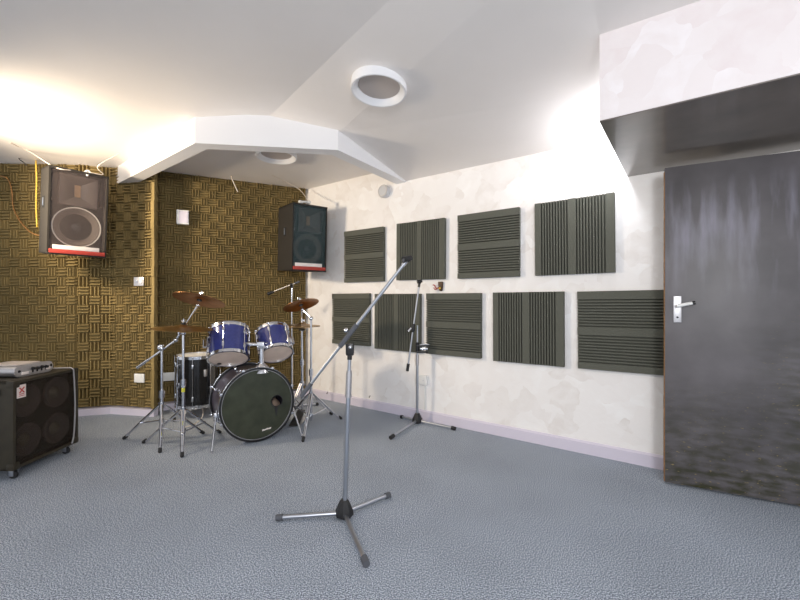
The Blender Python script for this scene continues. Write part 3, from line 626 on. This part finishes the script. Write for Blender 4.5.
wire('white_cable', [gp(199, 403.5, .0)+V((0, 0, .12)), gp(203, 412, .06), gp(200, 420, .004), gp(192, 425, .004), gp(183, 427.5, .004)], .0045, 'wcable', 'thin pale cable trailing on the carpet under the black floor tom')

# ---------- stands ----------
def tripod(t, feet, zc, zb, m='chrome', r=.0085, double=False):
    """legs from a collar at zc to feet on the floor (local), braces from zb"""
    for f in feet:
        f = V(f); top = V((f.x*.06, f.y*.06, zc)); b = MB()
        if double:
            s = V((-f.y, f.x, 0)).normalized()*.011
            b.tube([top+s, f*.93+V((0, 0, .02))+s*.4], r*.7, 8).tube([top-s, f*.93+V((0, 0, .02))-s*.4], r*.7, 8)
        else: b.tube([top, f+V((0, 0, .012))], r, 8)
        l = b.build('leg', m, t)
        MB().tube([f*.93+V((0, 0, .03)), f+V((0, 0, .013))], [.014, .013], 8).ball(f+V((0, 0, .013)), .0135).build('rubber_foot', 'rubber', l)
        if zb is not None:
            mid = top+(f-top)*.52
            MB().tube([(f.x*.05, f.y*.05, zb), mid], r*.6, 8).ball(mid, r*1.3).build('brace', m, t)
def wing(b, p, d=(0, 1, 0)):
    p = V(p); d = V(d).normalized(); s = V((0, 0, 1))
    b.tube([p-d*.02, p+d*.035], .005, 8); b.hull([p+d*.035+s*k+d*e for k in (-.018, .018) for e in (-.004, .004)]+[p+d*.024, p+d*.04+V((.004, 0, 0)), p+d*.04-V((.004, 0, 0))])
    return b
def collars(t, *zs):
    for i, (a, b_) in enumerate(zs):
        b = MB().tube([(0, 0, a), (0, 0, b_)], .020, 14)
        if i == 0: wing(b, (0, 0, (a+b_)/2))
        b.build('collar', 'chrome', t)
def cymbal(name, label, c, axis, r, m, group='cymbals of the kit'):
    T = axis_frame(axis)
    o = MB(T).lathe([(0, .030), (.018, .029), (.036, .022), (.046, .016), (r*.6, .007), (r*.97, -.006), (r, -.007), (r, -.0085), (r*.97, -.0075), (r*.6, .0055), (.046, .0145), (.034, .020), (.016, .027), (0, .028)], seg=64).build(name, m, loc=c)
    return tag(o, label, 'cymbal', group)
def nutstack(t, c, axis):
    T = axis_frame(axis, c)
    n = MB(T).lathe([(0, -.012), (.02, -.012), (.02, -.001), (0, -.001)], seg=16).lathe([(.007, .030), (.018, .030), (.018, .042), (.007, .042)], seg=16).build('felt', 'plastic', t)
    MB(T).tube([(0, 0, -.05), (0, 0, .075)], .004, 8).box((0, 0, .052), (.014, .014, .016), .003).box((.014, 0, .058), (.016, .006, .014), .003).box((-.014, 0, .058), (.016, .006, .014), .003).build('wing_nut', 'chrome', t)
# A: boom cymbal stand, far left
sa = V((-1.955, 3.20, 0)); t = thing('cymbal_stand', 'chrome boom cymbal stand, leftmost of the kit, with a bent boom arm', 'cymbal stand', sa, 'cymbal stands'); A0 = sa.copy()
tripod(t, [gp(124, 439.5)-sa, gp(160, 453)-sa, V((.24, .20, 0))], .31, .18, r=.010)
MB().tube([(0, 0, .06), (0, 0, .40)], .0125, 12).tube([(0, 0, .38), (0, 0, .79)], .0095, 12).build('pole', 'chrome', t)
collars(t, (.37, .43), (.285, .335), (.165, .195))
pv = at(162.5, 347, 3.20)-sa; cA = at(199.5, 299.5, 3.20)-sa; pm = at(176, 340, 3.20)-sa; lo = at(137, 368, 3.20)-sa
wing(MB().ball((0, 0, pv.z-.01), .024).box((0, 0, pv.z), (.03, .035, .04), .006), (0, -.01, pv.z), (0, -1, 0)).build('boom_clamp', 'chrome', t)
dirA = (pm-pv).normalized()
axA = V((.10, .34, 1)).normalized()
MB().tube([lo, pm], .0075, 10).tube([lo, lo+(pm-lo)*.3], .010, 10).ball(pm, .018).tube([pm, cA-axA*.05], .0068, 10).ball(cA-axA*.05, .015).build('boom', 'chrome', t)
nutstack(t, cA, axA)
cymbal('crash_cymbal', 'bronze crash cymbal, highest on the left, tilted on the bent boom', sa+cA, axA, .2, 'bronze')
# B: straight stand with ride
sb = V((-1.745, 3.14, 0)); t = thing('cymbal_stand', 'straight chrome cymbal stand with yellow tape, in front of the black floor tom', 'cymbal stand', sb, 'cymbal stands')
tripod(t, [gp(143.5, 443.5)-sb, gp(220, 433.5)-sb, gp(182, 457.5)-sb], .285, .11, r=.010, double=True)
MB().tube([(0, 0, .06), (0, 0, .5)], .0125, 12).tube([(0, 0, .48), (0, 0, .92)], .0095, 12).build('pole', 'chrome', t)
collars(t, (.47, .53), (.26, .31), (.10, .13))
for zz in (.43, .165): MB().tube([(0, 0, zz), (0, 0, zz+.035)], .0134, 12).build('tape', 'tape', t, 'yellow tape band')
cB = V((0, 0, .945)); axB = V((.06, -.01, 1)).normalized()
wing(MB().ball((0, 0, .905), .02).tube([(0, 0, .9), cB], .006, 8), (0, 0, .905), (-.6, -1, 0)).build('tilter', 'chrome', t)
nutstack(t, cB, axB); cymbal('ride_cymbal', 'wide aged ride cymbal lying almost level, below the left crash', sb+cB, axB, .228, 'brass')
# C: right crash
sc_ = V((-.825, 3.62, 0)); t = thing('cymbal_stand', 'chrome cymbal stand right of the bass drum, beside the pale wall', 'cymbal stand', sc_, 'cymbal stands')
tripod(t, [gp(303, 442)-sc_, gp(341, 419.5)-sc_, V((-.30, .18, 0))], .30, .10, r=.010, double=True)
MB().tube([(0, 0, .05), (0, 0, .5)], .0125, 12).tube([(0, 0, .48), (0, 0, .99)], .0095, 12).build('pole', 'chrome', t)
collars(t, (.47, .53), (.275, .325), (.09, .12))
cC = at(301, 304.5, 3.62)-sc_; axC = V((-.33, .26, 1)).normalized(); tC = V((0, 0, 1.0))
wing(MB().ball(tC, .02).tube([tC, cC-axC*.05], .007, 8).ball(cC-axC*.05, .015), tC, (.5, -1, 0)).build('tilter', 'chrome', t)
nutstack(t, cC, axC); cymbal('crash_cymbal', 'reddish bronze crash cymbal tilted on the right of the kit', sc_+cC, axC, .165, 'bronze')
# hi-hat
sh = V((-.975, 3.88, 0)); t = thing('hi_hat_stand', 'hi-hat stand with pull rod and pedal behind the right crash stand', 'hi-hat stand', sh)
tripod(t, [V((.28, .08, 0)), V((-.2, .24, 0)), V((-.10, -.26, 0))], .34, .12, r=.010, double=True)
MB().tube([(0, 0, .04), (0, 0, .55)], .013, 12).tube([(0, 0, .53), (0, 0, .87)], .0105, 12).build('pole', 'chrome', t)
collars(t, (.52, .58), (.32, .365))
MB().tube([(0, 0, .85), (0, 0, 1.17)], .0035, 8).build('pull_rod', 'chrome', t)
MB().lathe([(.02, .862), (.03, .868), (.03, .878), (0, .88)], seg=20).build('cymbal_seat', 'plastic', t)
MB().tube([(0, 0, .935), (0, 0, .985)], .011, 12).box((.016, 0, .965), (.02, .008, .02), .003).build('clutch', 'chrome', t)
pd = MB().hull([(-.045, -.30, .012), (.045, -.30, .012), (.035, -.02, .075), (-.035, -.02, .075), (-.045, -.30, .02), (.045, -.30, .02), (.035, -.02, .085), (-.035, -.02, .085)]).build('pedal', 'plastic', t)
MB().box((0, -.15, .004), (.1, .32, .008), .002).build('pedal_plate', 'steel', pd)
cymbal('hi_hat_cymbal', 'lower of the paired hi-hat cymbals, bell down on the stand seat', sh+V((0, 0, .905)), V((.0, 0, -1)), .178, 'brass')
cymbal('hi_hat_cymbal', 'upper of the paired hi-hat cymbals, bell up under the clutch', sh+V((0, 0, .918)), V((.02, .02, 1)), .178, 'brass')

# ---------- microphone stands ----------
def mic_base(t, feet, hub_r=.045, foot_m='rubber', legr=.0105, hz=.026):
    MB().lathe([(0, .003), (.03, .004), (hub_r, .018), (hub_r*.95, .042), (.028, .085), (.02, .098), (0, .098)], seg=8).build('hub', 'plastic', t)
    for f in feet:
        f = V((f.x, f.y, 0)); d = f.normalized()
        l = MB().tube([d*.03+V((0, 0, hz)), f*.95+V((0, 0, .019))], legr, 12).build('leg', 'steel', t)
        MB().tube([f*.90+V((0, 0, .021)), f*1.0+V((0, 0, .018))], .0165, 12).build('rubber_foot', foot_m, l)
        MB().box(d*.042+V((0, 0, hz)), (.012, .012, .022), .002).build('rivet', 'chrome', l)
# front stand
s0 = gp(344.2, 517, 0); s0 = V((-.299, 2.095, 0))
t = thing('microphone_stand', 'silver boom microphone stand standing alone in front, boom slanting up right', 'microphone stand', s0, 'microphone stands')
mic_base(t, [gp(276, 517.5, .02)-s0, gp(389.5, 494.5, .02)-s0, gp(366.5, 564, .02)-s0], .05, 'grey', .0115, .026)
zt = (at(350, 349, 2.095)).z; tilt = at(349.8, 353, 2.095)-s0; lean = lambda zz: V((tilt.x*zz/tilt.z, tilt.y*zz/tilt.z, zz))
MB().tube([lean(.09), lean(.70)], .0125, 14).tube([lean(.68), lean(.87)], .0095, 12).build('pole', 'steel', t)
MB().tube([lean(.66), lean(.78)], .0165, 14).tube([lean(.648), lean(.662)], .0185, 14).tube([lean(.778), lean(.79)], .015, 14).build('height_grip', 'alu', t)
lo, hi = at(303, 394, 2.095)-s0, at(404, 264, 2.02)-s0; pv = at(349.5, 336, 2.07)-s0; dB = (hi-lo).normalized()
k0 = lo+dB*(pv-lo).dot(dB)
MB().tube([lean(.85), lean(.875)], .013, 12).box(lean(.905), (.044, .040, .068), .012).lathe([(0, .02), (.014, .018), (.016, -.02), (0, -.022)], axis_frame((.2, -1, 0), lean(.915)+V((.004, -.02, 0))), 14).build('swivel', 'plastic', t)
MB().ball(lean(.92)+V((.006, -.04, .002)), .0105).build('swivel_bolt', 'chrome', t)
bo = MB().tube([lo, hi], .0082, 12).tube([lo+dB*.30, hi-dB*.10], .0092, 12).build('boom', 'steel', t)
MB().tube([k0-dB*.075, k0+dB*.075], .0135, 14).build('boom_clamp', 'grey', bo); MB().ball(k0+V((-.012, 0, .028)), .013).build('clamp_screw', 'chrome', bo)
MB().tube([lo-dB*.015, lo+dB*.075], .012, 14).build('counterweight', 'grey', bo)
cl = MB().tube([hi-dB*.01, hi+dB*.03], .011, 12).build('clip_mount', 'chrome', bo)
MB().tube([hi+dB*.03+V((-.022, -.02, -.004)), hi+dB*.036+V((.014, .01, .004))], [.017, .014], 14).ball(hi+dB*.03, .017).build('mic_clip', 'plastic', cl)
MB().tube([hi+dB*.03+V((-.0228, -.0208, -.004)), hi+dB*.03+V((-.020, -.019, -.004))], .011, 12).build('clip_mouth', 'grey', cl)
# rear stand
s3 = V((.165, 3.70, 0)); t = thing('microphone_stand', 'slimmer microphone stand near the pale wall with its boom folded upright', 'microphone stand', s3, 'microphone stands')
mic_base(t, [gp(390.5, 437.5, .02)-s3, gp(455.5, 428.5, .02)-s3, gp(401, 416.5, .02)-s3], .05)
MB().tube([(0, 0, .09), (0, 0, .62)], .0125, 12).tube([(0, 0, .6), (0, 0, .93)], .0095, 12).build('pole', 'steel', t)
MB().tube([(0, 0, .55), (0, 0, .65)], .0165, 12).build('height_grip', 'alu', t)
lo, hi = at(407.5, 370, 3.66)-s3, at(419.3, 284, 3.66)-s3; dB = (hi-lo).normalized(); k0 = lo+dB*(at(413, 328, 3.66)-s3-lo).dot(dB)
bo = MB().tube([lo, hi], .0085, 10).build('boom', 'steel', t)
MB().tube([lo-dB*.01, lo+dB*.06], .0145, 12).build('counterweight', 'plastic', bo)
MB().tube([hi-dB*.03, hi+dB*.0], .012, 10).ball(hi+dB*.012, .015).tube([hi+dB*.02+V((-.022, -.01, 0)), hi+dB*.024+V((.022, 0, .004))], [.018, .014], 12).build('mic_clip', 'plastic', bo)
wing(MB().box(k0+V((0, .02, 0)), (.035, .06, .06), .008).tube([k0-dB*.04, k0+dB*.04], .0145, 12), k0+V((-.02, 0, -.01)), (-1, -.2, -.3)).build('swivel', 'plastic', t)
MB().tube([k0+V((-.05, -.02, -.03)), k0+V((-.02, -.01, 0))], .010, 10).build('swivel_bolt', 'chrome', t)
hz_ = at(421, 349, 3.66).z
ho = MB().tube([(0, 0, hz_-.03), (0, 0, hz_+.06)], .019, 12).box((.05, -.02, hz_+.028), (.12, .05, .014), .004).box((.045, -.02, hz_-.03), (.11, .05, .016), .004).build('holder_clamp', 'plastic', t)
MB().box((.06, -.025, hz_), (.075, .03, .02), .005).tube([(.02, -.02, hz_+.036), (.11, -.02, hz_+.040)], .008, 8).build('holder_bar', 'chrome', ho)
# thin stand behind the kit
s4 = V((-1.165, 4.2, 0)); t = thing('microphone_stand', 'thin tall boom microphone stand behind the right rack tom, by the foam', 'microphone stand', s4, 'microphone stands')
mic_base(t, [V((.26, .12, 0)), V((-.25, .1, 0)), V((0, -.28, 0))])
MB().tube([(0, 0, .09), (0, 0, .75)], .0115, 12).tube([(0, 0, .74), (0, 0, 1.33)], .0085, 12).build('pole', 'chrome', t)
lo, hi = at(274, 291.5, 4.17)-s4, at(299.5, 281.5, 4.17)-s4; dB = (hi-lo).normalized()
bo = MB().tube([lo, hi], .0068, 8).build('boom', 'chrome', t)
MB().tube([lo-dB*.07, lo], [.02, .012], 12).ball(lo-dB*.06, .02).build('mic_clip', 'plastic', bo); MB().tube([hi-dB*.05, hi], .011, 10).build('counterweight', 'grey', bo)
MB().box((0, 0, 1.325), (.028, .03, .05), .006).ball(at(291.3, 284.8, 4.17)-s4, .018).build('swivel', 'plastic', t)

# ================= CAMERA, LIGHT =================
cd_ = bpy.data.cameras.new('camera'); cam_o = bpy.data.objects.new('camera', cd_); C.objects.link(cam_o)
cd_.sensor_width = 36; cd_.lens = F/800*36; cd_.clip_start = .02
cam_o.location = (0, 0, H); cam_o.rotation_euler = (PI/2, 0, 0); bpy.context.scene.camera = cam_o
def light(name, kind, loc, power, col, size=.1, rot=None, sy=None):
    l = bpy.data.lights.new(name, kind); l.energy = power; l.color = col
    if kind == 'AREA':
        l.size = size
        if sy: l.shape = 'RECTANGLE'; l.size_y = sy
    else: l.shadow_soft_size = size
    o = bpy.data.objects.new(name, l); C.objects.link(o); o.location = loc
    if rot: o.rotation_euler = rot
    return o
lw = light('lamp_warm', 'SPOT', (-3.30, 2.45, 2.0), 150, (1, .83, .61), .15, V((1.85, 1.9, .12)).to_track_quat('-Z', 'Y').to_euler())
lw.data.spot_size = R(142); lw.data.spot_blend = .85
light('lamp_cool', 'POINT', (1.425, 2.635, 2.255), 5, (.92, .95, 1), .03)
light('fill_behind_camera', 'POINT', (.2, -1.8, 1.75), 160, (.97, .98, 1), .4)  # unseen fill added behind the camera to brighten ceiling and room
wd = bpy.data.worlds.new('world'); bpy.context.scene.world = wd; wd.use_nodes = True
wd.node_tree.nodes['Background'].inputs[0].default_value = (.93, .95, 1, 1); wd.node_tree.nodes['Background'].inputs[1].default_value = .55
sc = bpy.context.scene
sc.view_settings.view_transform = 'Standard'; sc.view_settings.look = 'None'; sc.view_settings.exposure = 0.7; sc.view_settings.gamma = 1
sc.view_settings.use_curve_mapping = False
